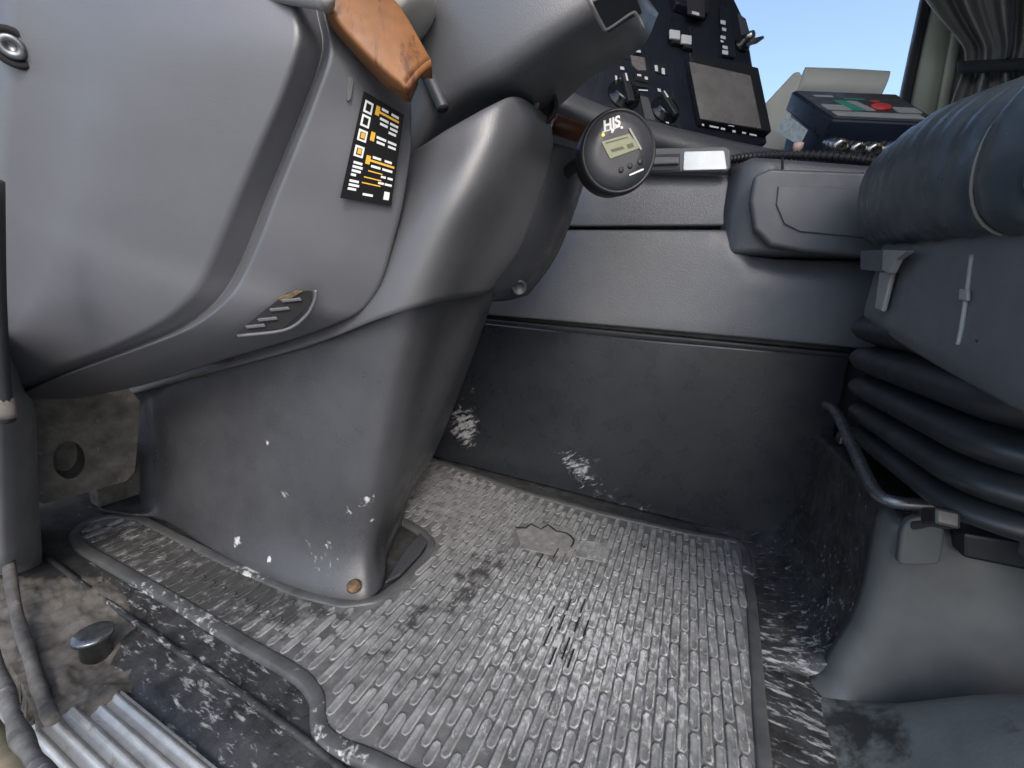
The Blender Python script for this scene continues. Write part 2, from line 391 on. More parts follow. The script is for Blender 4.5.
prism('base', [A3(p[0], p[1], .0005) for p in OUT], (0, 0, 1), ZM - .0035, 'mat_groove', mt, bevel=.002)
rim = [p * A3(1, 1, 0) + A3(0, 0, .0085) for p in OUT]
rc = rnd(rim, .012, 3, True)
nr_ = len(rc); rr = []
for i in range(nr_ + 1):
    p, a, b = rc[i % nr_], rc[(i - 1) % nr_], rc[(i + 1) % nr_]
    tn = nrm((b - a) * A3(1, 1, 0)); nn = A3(-tn[1], tn[0], 0)
    rr.append([p + nn * q + A3(0, 0, z - p[2]) for q, z in ((-.0095, .002), (-.0085, .0085), (-.006, .0100), (.005, .0100), (.0078, .0085), (.009, .002))])
strip('rim', rr, 'mat_rim', mt, face_cam=True, solid=.0)
# tread bars
POLY = [(p[0], p[1]) for p in OUT]
def edge_dist(p):
    d = 9.
    for i in range(len(POLY)):
        a = np.array(POLY[i - 1]); b = np.array(POLY[i]); q = np.array(p); ab = b - a
        tt = max(0, min(1, (q - a).dot(ab) / max(1e-9, ab.dot(ab)))); d = min(d, np.linalg.norm(q - a - ab * tt))
    return d
torn = [tuple(W(a, b, z=ZM)[:2]) for a, b in ((516, 530), (535, 522), (572, 528), (580, 546), (560, 556), (522, 548))]
lab = [tuple(W(a, b, z=ZM)[:2]) for a, b in ((585, 540), (612, 544), (606, 562), (578, 557))]
PX, PY, BW, BL = .0132, .062, .0119, .0602
def bar_mesh(L, jx=0.):
    V = []; F = []; hw = BW / 2
    def ring(w, l, z):
        for s in (1, -1):
            for a in (0, 60, 120, 180):
                ca, sa = math.cos(math.radians(a)), math.sin(math.radians(a))
                V.append((w * ca * s, s * (l / 2 - w + w * sa), z))
    ring(hw, L, .0006); ring(hw * .92, L * .985, .0024); ring(hw * .62, L * .94, .0024); ring(hw * .42, L * .88, .0015)
    for k in range(3):
        for i in range(8): F.append((k * 8 + i, k * 8 + (i + 1) % 8, k * 8 + 8 + (i + 1) % 8, k * 8 + 8 + i))
    F.append(tuple(range(24, 32))); return V, F
spots = []
for i in range(-85, 25):
    for j in range(0, 16):
        x = i * PX; y = .22 + (j + (.5 if i % 2 else 0)) * PY
        if not inside((x, y), POLY): continue
        if inside((x, y), torn) or inside((x, y), lab): continue
        L = BL
        for LL in (BL, BL * .7, BL * .45, BL * .28):
            e = LL / 2 - BW / 2
            if all(inside((x, y + q), POLY) and edge_dist((x, y + q)) > .0125 for q in (-e, e)): L = LL; break
        else: continue
        d = np.linalg.norm(A3(x, y, 0) - CAM); c = RM.T @ (A3(x, y, 0) - CAM)
        u, v = 512 + FPX * c[0] / c[2], 384 - FPX * c[1] / c[2]
        vis = -10 < u < 1034 and v < 790 and c[2] > 0
        spots.append((d if vis else d + 9, x, y, L))
spots.sort(); meshes = {}
for L in (BL, BL * .7, BL * .45, BL * .28):
    V, F = bar_mesh(L); me = bpy.data.meshes.new('tread_bar'); me.from_pydata(V, [], F); me.materials.append(MATS['mat_rubber'])
    me.polygons.foreach_set('use_smooth', [True] * len(me.polygons)); meshes[L] = me
ml = np.array(mt.location)
for d, x, y, L in spots[:300]:
    o = bpy.data.objects.new('tread_bar', meshes[L]); COL.objects.link(o); o.parent = mt
    o.location = tuple(A3(x, y, ZM - .0032 + random.uniform(-.0007, .0002)) - ml); o.rotation_euler = (random.uniform(-.02, .02), random.uniform(-.04, .04), random.uniform(-.025, .025))
V2, F2 = [], []
for d, x, y, L in spots[300:]:
    V, F = bar_mesh(L); b0 = len(V2); zz = ZM - .0032 + random.uniform(-.0007, .0002)
    V2 += [A3(x, y, zz) + A3(*v) for v in V]; F2 += [tuple(b0 + q for q in f) for f in F]
if V2:
    o = link_mesh('tread_bars_far', V2, F2, 'mat_rubber', mt); o['kind'] = 'stuff'
prism('torn_patch', [A3(p[0], p[1], .0075) for p in torn], (0, 0, 1), .0022, 'worn_patch', mt, bevel=.001)
prism('label_field', [A3(p[0], p[1], .0075) for p in lab], (0, 0, 1), .0022, 'mat_rubber', mt, bevel=.001)
tube('tear', [W(a, b, z=.0102) for a, b in ((515, 527), (526, 528), (531, 524), (541, 529), (548, 525), (556, 531), (566, 533), (574, 540), (571, 547))], lambda q: .0012 + .001 * abs(math.sin(q * 9)), 'cut_black', mt, n=5, sm=2)
for a, b in ((548, 636), (553, 656), (566, 648), (562, 622), (569, 605), (577, 624), (583, 606), (552, 612), (571, 658), (586, 628), (540, 560), (556, 553)):
    x, y = W(a, b, z=ZM)[:2]; ln = random.uniform(.014, .02)
    prism('slit', [A3(x - .0012, y - ln, .0093), A3(x + .0010, y - ln, .0093), A3(x + .0012, y + ln, .0093), A3(x - .0008, y + ln, .0093)], (0, 0, 1), .0014, 'cut_black', mt)
prism('edge_tab', [W(a, b, z=.003) for a, b in ((744, 545), (753, 545), (757, 580), (749, 580))], (0, 0, 1), .0056, 'mat_rim', mt, bevel=.002)
prism('edge_tab', [W(a, b, z=.003) for a, b in ((752, 690), (764, 690), (770, 790), (756, 790))], (0, 0, 1), .0056, 'mat_rim', mt, bevel=.002)

# ================================================================== SEAT BOX (riser behind the footwell)
sb = thing('seat_box', 'grey moulded seat box rising from the floor under the seat', 'seat box', (.5, .75, 0))
rows = []
for z, x0, y0 in ((-.002, .228, .56), (.006, .241, .57), (.02, .250, .577), (.05, .256, .583), (.10, .268, .588), (.16, .272, .592), (.22, .268, .594), (.250, .268, .596), (.262, .280, .606), (.264, .32, .65)):
    rows.append(rnd([A3(x0 - .012, .975, z + .05 * (1 if z < .23 else 0)), A3(x0, .90, z), A3(x0, .75, z), A3(x0, y0, z), A3(x0 + .2, y0 + .004, z - .0), A3(1.1, y0 + .01, z)], [0, .08, 0, .035, 0, 0], 6))
lr = []
for y in list(np.linspace(.985, .60, 12)) + [.598] + list(np.linspace(.59, .22, 9)):
    w_ = max(0, (y - .90) / .085); k_ = max(0, (.60 - y) / .13); hh = 1. if k_ == 0 else 0.; dx = 0.
    lr.append(rnd([A3(.10 - .03 * w_, y, .0025), A3(.19 - .03 * w_ + dx, y, .003 + .01 * w_), A3(.262 - .02 * w_ + dx, y, .002 + (.028 + .03 * w_) * hh), A3(.272 + dx, y, .0015 + .14 * hh), A3(.272 + dx, y, .001 + .262 * hh), A3(.32 + dx, y, .001 + .264 * hh)], [0, .05, .06, .06, .01, 0], 6))
strip('front_liner', lr, 'floor_rubber', sb, face_cam=True, solid=.002)
strip('side_shell', [[p + A3(-.007, -.005, 0) for p in r[15:]] for r in rows], 'seat_box_plastic', sb, nv=3, face_cam=True, solid=.004)
box('top_plate', (.30, 1.1), (.62, .96), (.235, .262), 'riser_rubber', sb, .004)
# rounded lug on the corner
lg = [W(a, b, y=.585) for a, b in ((893, 560), (897, 525), (905, 514), (925, 511), (938, 514), (940, 530), (935, 560))]
prism('corner_lug', rnd(lg, .008, closed=True), (0, -1, 0), .012, 'seat_box_plastic', sb, bevel=.006, seg=4)
prism('cross_beam', [W(a, b, y=.60) for a, b in ((948, 520), (1060, 538), (1060, 566), (948, 544))], (0, -1, 0), .03, 'riser_rubber', sb, bevel=.004)
prism('lug_shade_patch', rnd([W(a, b, y=.572) for a, b in ((910, 522), (934, 519), (932, 526), (912, 530))], .003, closed=True), (0, -1, 0), .001, 'cut_black', sb)  # flat black patch paints the shade inside the lug
# low ledge by the door, right foreground
rows = []
for x in list(np.linspace(.205, .42, 16)) + [.6, .8, 1.1]:
    q = max(0, min(1, (x - .205) / .19)); h = .174 * (3 * q * q - 2 * q ** 3) - .006
    rows.append(rnd([A3(x, .592, -.004), A3(x, .575, h * .25), A3(x, .535, h * .8), A3(x, .47, h), A3(x, .36, h * 1.0), A3(x, .24, h * .9), A3(x, .2, -.01)], .05, 5))
st_o = strip('door_ledge', rows, 'ledge_rubber', None, face_cam=True, solid=.004)
tag(st_o, 'low rounded grey floor ledge in front of the seat box, lower right', 'floor ledge')

# ================================================================== DRIVER SEAT
st = thing('driver_seat', 'dark leather driver seat on a rubber bellows base', 'seat', (.5, .65, .26))
# bellows
def ring(x0, x1, y0, y1, z, r, k=6):
    return rnd([A3(x0, y0, z), A3(x1, y0, z), A3(x1, y1, z), A3(x0, y1, z)], r, k, True)
def bell(name, z1, z0, x0, ya, yb, fold):
    rows = []
    zm = (z0 + z1) / 2; h = (z1 - z0)
    for q, dz in ((.045, .5), (.012, .40), (.0, .18), (.0, -.05), (.012, -.28), (.045, -.5)):
        rows.append(ring(x0 + q, .85 - q, ya + q, yb - q, zm + dz * h, .07))
    return strip(name, rows, 'bellows_rubber', st, closed=True, caps=True, nv=3)
zz = [.505, .455, .408, .368, .332, .302]
for i in range(5):
    bell('bellows_fold', zz[i] + .004, zz[i + 1] - .004, .243 + .004 * i, .43 + .012 * i, .865 - .012 * i, i)
# lower frame rails and slide bar
box('base_plate', (.36, .85), (.50, .82), (.262, .30), 'seat_plastic', st, .004)
box('rail', (.29, .85), (.60, .625), (.266, .285), 'dull_steel', st, .002)
box('rail', (.29, .85), (.885, .91), (.266, .285), 'dull_steel', st, .002)
bar = [W(a, b, x=xx) for a, b, xx in ((826, 405, .255), (836, 412, .245), (852, 445, .24), (868, 480, .24), (880, 496, .245), (900, 503, .26), (945, 505, .30))]
tube('slide_bar', bar, .0075, 'dull_steel', st, n=12, sm=6)
prism('bar_sleeve', [W(a, b, x=.27) for a, b in ((945, 512), (962, 512), (962, 530), (945, 530))], (-1, 0, 0), .02, 'riser_rubber', st, bevel=.003)
# base cover
def cov(z, s=0.):
    return rnd([A3(.6, .845, z), A3(.30, .845, z), A3(.245 + s, .80, z), A3(.240 + s, .60, z), A3(.245 + s, .40, z), A3(.32, .355, z), A3(.7, .35, z)], [0, .03, .03, .1, .03, .04, 0], 6)
top = [p + A3(0, 0, .05 * (p[1] - .5) / .36) for p in cov(.592, .012)]; mid = [p + A3(0, 0, .04 * (p[1] - .5) / .36) for p in cov(.565)]; low = cov(.50)
def sag(r, base):
    out = []
    for p in r:
        q = p.copy(); f = max(0, min(1, (.84 - p[1]) / .45)); q[2] = base + .018 - .085 * f ** .8; out.append(q)
    return out
low2 = sag(low, .50); low3 = [p + A3(.02, 0, -.004) for p in low2]
mid2 = [a * .5 + b * .5 for a, b in zip(mid, low2)]
strip('base_cover', [top, mid, mid2, low2, low3], 'seat_plastic', st, nv=3, face_cam=True, solid=.004)
tube('cover_seam', [W(a, b, x=.2405) for a, b in ((972, 255), (968, 285), (962, 325), (958, 345))], .002, 'pale_grey', st, n=6)
prism('seam_clip', [W(a, b, x=.2405) for a, b in ((963, 289), (971, 290), (971, 301), (962, 300))], (-1, 0, 0), .003, 'pale_grey', st, bevel=.001)
lv = prism('tilt_lever', rnd([W(a, b, x=.238) for a, b in ((866, 251), (892, 250), (890, 272), (866, 270))], .005, closed=True), (-1, -.2, 0), .008, 'seat_plastic', st, bevel=.003)
prism('lever_tip', rnd([W(a, b, x=.232) for a, b in ((890, 250), (915, 251), (903, 260), (896, 274), (889, 270))], .003, closed=True), (-1, -.2, 0), .008, 'pale_grey', lv, bevel=.002)
prism('lever_stem', [W(a, b, x=.238) for a, b in ((884, 272), (897, 272), (887, 312), (879, 309))], (-1, -.2, 0), .006, 'pale_grey', lv, bevel=.002)
# cushion
ysm = W(957, 225, x=.214)[1]; ysm2 = W(1012, 200, x=.214)[1]
def cush(y, out=0.):
    e = max(0, (y - .812) / .044, (.378 - y) / .044); e = 1 - math.sqrt(max(0, 1 - min(1, e) ** 2))
    g_ = .006 * math.exp(-((y - ysm) / .008) ** 2) + .006 * math.exp(-((y - ysm2) / .008) ** 2)
    b = .012 * math.exp(-((y - .66) / .12) ** 2) + .006 * math.exp(-((y - (ysm + ysm2) / 2) / .02) ** 2) - g_ + out
    lift = .055 * (y - .5) / .36; zc = .632 + lift; s_ = 1 - .5 * e
    def q(x, z, up=0.): return A3(x + .03 * e - (b if x < .5 else 0), y, zc + (z - .632 + (b if z > .632 else -out)) * s_ - lift * (.35 if z < .61 else 0))
    return rnd([q(.6, .572), q(.30, .570), q(.236, .578), q(.214, .612), q(.213, .665), q(.240, .704), q(.33, .722), q(.5, .73), q(.9, .735)], [0, .04, .025, .03, .04, .05, .08, .08, 0], 4)
ys = [.8558, .8545, .851, .846, .838, .828, .815] + list(np.arange(.80, .375, -.0065)) + [.365, .355, .347, .340, .336, .3345]
wob = np.random.RandomState(3)
rows = []
for y in ys:
    c_r = cush(y); amp = .0016 * math.sin(y * 210) + .0012 * math.sin(y * 97 + 1)
    rows.append([p + A3(-amp * .5, 0, amp) for p in c_r])
strip('cushion', rows, 'leather', st, nv=1, caps=True)
for yy, r in ((ysm, .0015), (ysm2, .0018), (ysm2 - .016, .0012)):
    tube('stitched_seam', cush(yy, .002)[4:-4], r, 'thread', st, n=6, sm=0)

# ================================================================== DASH: KNEE PANEL
kn = thing('knee_panel', 'large grey plastic dash end panel with a double ridge and sticker, upper left', 'dash panel', (-.6, .3, .4))
E1 = [(288, -30), (296, 8), (299, 35), (294, 60), (282, 95), (262, 140), (240, 190), (222, 232), (205, 272), (188, 298), (160, 322), (120, 343), (85, 357), (50, 370), (20, 384), (-20, 400)]
E2 = [(318, -25), (324, 18), (330, 42), (327, 66), (314, 102), (296, 148), (275, 200), (260, 240), (244, 275), (225, 302), (190, 328), (140, 348), (95, 364), (58, 378), (25, 392), (-20, 410)]
E3 = [(400, -10), (408, 40), (411, 88), (412, 120), (411, 152), (403, 205), (393, 245), (382, 282), (365, 308), (340, 322), (290, 340), (215, 362), (140, 386), (80, 398), (38, 406), (-10, 420)]
LY = np.linspace(-40, 385, len(E1)); n1 = len(E1); flange = []
rows = []
for i in range(n1):
    s = i / (n1 - 1)
    y1 = np.interp(i, [0, 4, 8, 10, 15], [.312, .308, .297, .282, .235]); y2 = y1 + np.interp(i, [0, 8, 15], [.014, .013, .008]); y3 = np.interp(i, [0, 5, 8, 10, 12, 15], [.425, .412, .405, .385, .345, .28])
    Lp = W(-25, LY[i], y=.2); a = W(*E1[i], y=y1); kk = np.interp(i, [0, 8, 11, 15], [1, 1, .7, .3]); b = W(*E2[i], y=y1 + .019 * kk); c = W(*E3[i], y=y3)
    m1 = Lp * .75 + a * .25 + A3(.0, .004, 0); m2 = Lp * .5 + a * .5 + A3(.0, -.004, 0)
    gr = W(E1[i][0] * .22 + E2[i][0] * .78, E1[i][1] * .22 + E2[i][1] * .78, y=y1 + .030 * kk); mm = (b + c) / 2 + nrm([.6, -.7, -.1]) * .008
    flange.append((b, mm, c)); under = c + A3(-.03, .03, -.004)
    rows.append(rnd([Lp, m1, m2, a, gr, b, mm, c, under], [0, .05, .05, .006, .002, .004, .03, .006, 0], 6))
strip('shell', rows, 'grey_plastic', kn, nv=3, face_cam=True, solid=.003)
fp_ = np.array([q for tr in flange[2:7] for q in (tr[0] * .5 + tr[1] * .5, tr[1], tr[1] * .5 + tr[2] * .5)])
fc_ = fp_.mean(0); fn_ = np.linalg.svd(fp_ - fc_)[2][2]; fn_ = fn_ if fn_.dot(CAM - fc_) > 0 else -fn_
FL = (fc_ + fn_ * (np.max((fp_ - fc_) @ fn_) - .010), fn_)
# screw, clip slot
sc_c = W(12, 47, y=.212)
lathe('screw_shade_ring', sc_c, nrm(CAM - sc_c) + A3(.2, -.4, 0), [(.0175, -.012), (.0175, -.001), (.0165, .0005), (.0125, .0005), (.0115, -.001)], 'cut_black', kn)  # black ring stands in for the shade around the sunken screw
lathe('screw', sc_c, nrm(CAM - sc_c) + A3(.2, -.4, 0), [(.0105, -.010), (.0105, .002), (.009, .0035), (.0045, .0035), (.004, .0015)], 'dull_steel', kn)
vs = thing  # (kept for readability)
VP = (W(275, 318, y=.330), nrm([.55, -.8, -.2]))
vt = prism('vent_shade_plate', rnd([W(a, b, pl=VP) for a, b in ((236, 333), (262, 312), (288, 292), (313, 290), (312, 303), (285, 328))], .004, closed=True), VP[1], .0012, 'cut_black', kn, bevel=.0005)  # flat black plate, shade of the vent hollow put into the colour
tube('vent_lip', [W(a, b, pl=VP) for a, b in ((238, 336), (285, 330), (306, 316), (315, 300), (316, 290))], .0022, 'grey_plastic', kn, n=8)  # tube added for the highlight under the vent
for a, b in ((252, 326), (264, 319), (276, 309), (288, 300)):
    prism('vent_slat', [W(q, w, pl=VP) for q, w in ((a - 6, b - 1), (a + 13, b - 3), (a + 15, b), (a - 4, b + 2))], VP[1], .004, 'fairing_plastic', vt, bevel=.0008)
prism('vent_foam', [W(q, w, pl=VP) for q, w in ((277, 298), (297, 290), (304, 291), (284, 303))], VP[1], .003, 'rust', vt, bevel=.001)
prism('small_dimple', rnd([W(a, b, pl=FL) for a, b in ((346, 78), (352, 80), (349, 101), (345, 103))], .003, closed=True), FL[1], .012, 'fairing_plastic', kn, bevel=.003)

# sticker on the flange
skq = [(364, 91), (404, 115), (391, 206), (340, 198)]
SO = FL[0]; SN = FL[1]
q4 = [W(a, b, pl=(SO + SN * .012, SN)) for a, b in skq]
sk = prism('sticker', q4, SN, .0006, 'sticker_black', kn)
sk['label'] = 'black instruction sticker with white and yellow bars'
def sq(u, v): return (1 - u) * (1 - v) * q4[0] + u * (1 - v) * q4[1] + u * v * q4[2] + (1 - u) * v * q4[3]
def sbar(name, u0, u1, v0, v1, m, h=.0004, sh=0.): prism(name, [sq(u0, v0), sq(u1, v0 + sh), sq(u1, v1 + sh), sq(u0, v1)], SN, h, m, sk, base=.0006)
for v in (.06, .185, .32, .47):                        # pictogram boxes
    sbar('pictogram', .07, .26, v, v + .105, 'white_print'); sbar('pictogram_field', .11, .22, v + .02, v + .085, 'sticker_black', .0007)
for v in (.345, .495): sbar('pictogram_mark', .13, .21, v, v + .05, 'yellow_print', .001)
for v, w in ((.09, .9), (.56, .95)): sbar('yellow_rule', .36, w, v, v + .022, 'yellow_print')
for v in (.055, .30, .53): sbar('yellow_tab', .33, .42, v, v + .085, 'yellow_print', .0006)
for v, u0 in ((.67, .42), (.74, .36), (.80, .34)): sbar('yellow_rule', u0, .72, v, v + .012, 'yellow_print')
txt = [(.05, .46, .62), (.05, .70, .88), (.14, .46, .66), (.14, .70, .90), (.185, .48, .66), (.185, .72, .90), (.23, .70, .88), (.32, .46, .68), (.32, .72, .92), (.365, .48, .66), (.365, .74, .92), (.52, .46, .64), (.52, .72, .88), (.61, .46, .66), (.61, .70, .92), (.69, .70, .80), (.69, .84, .95), (.76, .66, .78), (.76, .8, .95), (.62, .1, .28), (.66, .1, .30), (.70, .1, .28), (.74, .1, .2), (.80, .1, .28), (.84, .1, .3), (.88, .1, .26), (.91, .4, .6)]
for v, a, b in txt: sbar('print_line', a, b, v, v + .024, 'white_print')
sbar('print_block', .82, .93, .85, .94, 'white_print')

struct(box('dashboard_core', (-1.3, -.66), (.36, 1.0), (.36, .70), 'dark_trim', None, .02))
# upper dash edge over the knee panel, wood trim, pale lever
ud = thing('dash_top_edge', 'dark dash edge just above the grey end panel', 'dash trim', W(100, -20, y=.23))
patch('lip', [[W(a, b - 22, y=yy + .0) for a, b, yy in ((-30, -16, .225), (100, -12, .265), (240, -12, .32), (290, -14, .36))], [W(a, b - 1, y=yy + .02) for a, b, yy in ((-30, 0, .195), (100, 0, .235), (240, 1, .29), (290, 2, .33))], [W(a, b + 2, y=yy + .03) for a, b, yy in ((-30, 0, .2), (100, 0, .24), (240, 1, .295), (290, 2, .335))]], 'dark_trim', ud, solid=.01)
wt = thing('wood_trim', 'orange brown wood trim bar above the instruction sticker', 'wood trim', W(375, 40, y=.36))
wr = []
for (a, b, yy), (c, d, y2) in (((312, -25, .31), (372, -45, .36)), ((324, 4, .312), (386, -14, .36)), ((348, 34, .322), (404, 10, .365)), ((376, 63, .335), (420, 38, .372)), ((404, 86, .348), (431, 58, .38))):
    p, q = W(a, b, y=yy), W(c, d, y=y2); o_ = nrm([.5, -.8, .3])
    wr.append(rnd([p - o_ * .02, p, (p + q) / 2 + o_ * .004, q, q - o_ * .02], [0, .004, .02, .004, 0], 4))
strip('bar', wr, 'wood', wt, nv=5, face_cam=True, solid=.012)
wc_ = sum(wr[-1]) / len(wr[-1])
strip('bar_end', [wr[-1], [wc_ + (p - wc_) * .85 + A3(.002, .002, -.003) for p in wr[-1]], [wc_ + (p - wc_) * .2 + A3(.002, .002, -.003) for p in wr[-1]]], 'wood', wt, face_cam=True, solid=.004)
pl_ = thing('pale_lever', 'pale grey rounded lever end beside the wood trim bar', 'lever', W(410, 20, y=.43))
tube('lever', [W(a, b, y=yy) for a, b, yy in ((360, -60, .42), (385, -28, .42), (405, 8, .425), (418, 27, .43))], lambda q: .034 if q < .85 else .034 * math.sqrt(max(.05, 1 - ((q - .85) / .152) ** 2)), 'pale_grey', pl_, n=16, sm=8)
pg = thing('pale_stalk', 'beige stalk end over the top ridge of the grey panel', 'lever', W(300, 0, y=.31))
tube('stalk', [W(a, b, y=.305) for a, b in ((225, -16), (280, -9), (318, -3), (330, 2))], lambda q: .009 if q < .9 else .005, 'pale_grey', pg, n=12)

# ================================================================== COLUMN FAIRING
fa = thing('column_fairing', 'light grey sculpted fairing below the steering column', 'dash panel', (-.3, .5, .45))
R0 = [[(290, 150, .45), (340, 150, .445), (395, 158, .44), (450, 128, .45), (490, 106, .465), (514, 97, .50), (533, 106, .56), (547, 122, .63)],
      [(270, 210, .44), (330, 205, .435), (388, 195, .43), (440, 160, .435), (486, 134, .45), (516, 124, .49), (538, 130, .56), (553, 143, .64)],
      [(220, 290, .43), (300, 265, .425), (378, 240, .42), (425, 208, .42), (466, 190, .435), (497, 180, .475), (521, 178, .55), (546, 177, .64)],
      [(160, 360, .42), (250, 330, .415), (345, 300, .412), (400, 268, .412), (437, 250, .425), (467, 240, .465), (492, 239, .54), (521, 246, .63)],
      [(80, 408, .405), (190, 378, .405), (300, 348, .405), (375, 320, .405), (412, 309, .418), (440, 302, .455), (464, 298, .525), (490, 293, .61)]]
R0 = [[W(a, b, y=c) for a, b, c in r] for r in R0]
R0 = [r + [r[-1] + A3(-.05, .05, 0)] for r in R0]
R0 = [[p + A3(-.03, .04, -.03 + .0) for p in R0[0]]] + R0
lowr = [p + A3(-.012, .016, -.004) for p in R0[-1]]
patch('shell', R0, 'fairing_plastic', fa, nu=8, nv=8, solid=.004)

# dark inner trim behind the fairing, with an eyelet
it = thing('inner_trim', 'dark slate trim behind the column fairing with an oval eyelet', 'dash panel', (-.3, .75, .5))
R1 = [[(500, 130, .66), (540, 140, .69), (572, 148, .74), (590, 158, .82)], [(490, 180, .66), (535, 180, .68), (570, 185, .74), (582, 190, .84)], [(480, 240, .66), (520, 238, .67), (548, 240, .73), (562, 245, .84)], [(470, 285, .66), (500, 283, .67), (525, 282, .73), (545, 274, .84)], [(460, 304, .68), (490, 302, .70), (510, 300, .75), (528, 295, .85)]]
patch('shell', [[W(a, b, y=c) for a, b, c in r] for r in R1], 'dark_trim', it, solid=.004)
EP = (W(519, 287, y=.715), nrm([.55, -.75, -.3]))
lathe('eyelet', EP[0], EP[1], [(.011, 0), (.014, 0), (.014, .006), (.011, .006), (.009, .001)], 'dark_trim', it)

# ================================================================== PEDESTAL COVER
pe = thing('pedestal_cover', 'scuffed dark grey pedestal cover bolted to the floor in the mat cutout', 'pedestal cover', (-.6, .5, 0))
def pw(l): return [W(a, b, y=c) if c is not None else None for a, b, c in l]
P0 = pw([(60, 395, .53), (118, 390, .46), (163, 380, .415), (230, 358, .415), (300, 336, .417), (370, 312, .42), (408, 298, .43), (436, 292, .467), (460, 288, .54), (490, 283, .62), (500, 280, .70)])
P1 = pw([(60, 430, .53), (122, 425, .46), (167, 420, .41), (225, 410, .412), (290, 402, .417), (350, 395, .423), (385, 390, .435), (410, 386, .47), (430, 383, .53), (454, 380, .605), (465, 378, .70)])
P2 = pw([(70, 470, .53), (124, 468, .455), (172, 466, .405), (225, 468, .405), (285, 470, .413), (338, 472, .421), (370, 472, .435), (392, 470, .47), (408, 466, .52), (423, 460, .59), (436, 450, .69)])
P3 = pw([(90, 500, .50), (124, 500, .44), (170, 498, .395), (220, 516, .393), (275, 533, .403), (325, 545, .416), (355, 549, .430), (373, 545, .455), (383, 537, .50), (395, 520, .57), (412, 490, .68)])
PZ = [W(a, b, z=.016) for a, b in ((100, 508), (128, 512), (165, 516), (205, 541), (255, 567), (310, 588), (356, 596), (376, 588), (385, 573), (388, 550), (404, 515))]
PB = [p * A3(1, 1, 0) + A3(0, 0, .004) for p in PZ]
ps = patch('shell', [P0, P1, P2, P3, PZ, PB], 'pedestal_plastic', pe, nu=8, nv=10, solid=.003)
from mathutils.bvhtree import BVHTree
bv = BVHTree.FromPolygons([v.co + pe.location for v in ps.data.vertices], [tuple(p.vertices) for p in ps.data.polygons])
def on_ped(a, b):
    h = bv.ray_cast(Vector(CAM), Vector(ray(a, b)))[0]
    return np.array(h) if h is not None else W(a, b, y=.42)
ps.data.materials[0] = mat('pedestal_scuffed', (.048, .050, .056), .36, spec=.7, grain=.5, gscale=700, mottle=.15, scuff=(.5, .52, .54), samt=-.09, srough=.5, sscale=95, stretch=(1, 1, .6, 40),
    blobs=[(on_ped(a, b), r * .95, s_ * .9) for a, b, r, s_ in chips])
foot = [W(a, b, z=.006) for a, b in ((405, 552), (420, 535), (428, 543), (420, 556), (400, 577), (385, 585))]
prism('foot_plate', foot, (0, 0, 1), .006, 'pedestal_plastic', pe, bevel=.002)
bc = W(354, 583, z=.040)
bo = lathe('bolt', bc - A3(0, 0, .004), (.1, -.15, 1), [(.011, -.006), (.0115, .0005), (.0075, .001), (.007, .004), (.006, .005), (.003, .004)], 'rust', pe, n=12)

# ================================================================== STEERING COLUMN SHROUD
sh = thing('steering_column_shroud', 'grey steering column shroud with shaded underside above the fairing', 'steering column', (-.2, .6, .75))
SR = [[(330, 30, .47), (390, 135, .475), (405, 172, .48), (420, 168, .53), (440, 168, .60)],
      [(380, -10, .46), (425, 70, .46), (445, 110, .468), (470, 122, .53), (490, 135, .62)],
      [(420, -60, .455), (462, 30, .452), (500, 75, .462), (525, 98, .53), (548, 118, .64)],
      [(450, -110, .455), (505, -15, .452), (553, 36, .462), (580, 68, .54), (590, 82, .66)],
      [(490, -150, .465), (560, -50, .46), (600, 2, .472), (628, 38, .55), (642, 50, .68)],
      [(530, -190, .48), (590, -80, .475), (630, -30, .485), (648, 5, .56), (660, 15, .69)]]
SRW = []
for r in SR:
    q = [W(a, b, y=c) for a, b, c in r]; q = [q[0] + A3(0, .02, .0)] + q + [q[-1] + A3(-.05, .10, .10)]
    SRW.append(rnd(q, [0, .02, .05, .022, .03, .03, 0], 5))
strip('shell', SRW, 'fairing_plastic', sh, nv=6, closed=True, caps=True)
tube('slot_shade_rod', [W(a, b, y=.462) for a, b in ((421, 62), (431, 82), (441, 104), (443, 109))], .0075, 'dark_trim', sh, n=10)  # dark rod stands in for the shaded slot groove
NP = (W(615, 20, y=.49), nrm(np.cross(W(600, 2, y=.472) - W(553, 36, y=.462), W(628, 38, y=.55) - W(600, 2, y=.472))))
if NP[1].dot(CAM - NP[0]) < 0: NP = (NP[0], -NP[1])
nq = prism('notch', [W(a, b, pl=NP) for a, b in ((588, -4), (630, -20), (640, 8), (631, 12), (606, 28), (600, 22))], NP[1], .003, 'dark_trim', sh, base=.004, bevel=.001)
tube('notch_edge', [W(a, b, pl=(NP[0] + NP[1] * .006, NP[1])) for a, b in ((588, -2), (602, 25), (608, 28), (630, 13), (636, 14), (643, 30))], .0022, 'pale_grey', sh, n=6, sm=3)
lathe('socket', W(541, 105, y=.585), nrm([.3, -.8, -.5]), [(.022, -.02), (.024, .006), (.019, .008), (.017, -.01), (.004, -.012)], 'cut_black', sh)
tube('cable', [W(a, b, y=c) for a, b, c in ((540, 85, .62), (538, 98, .575), (536, 112, .572), (543, 122, .62))], .004, 'mud', sh, n=8)

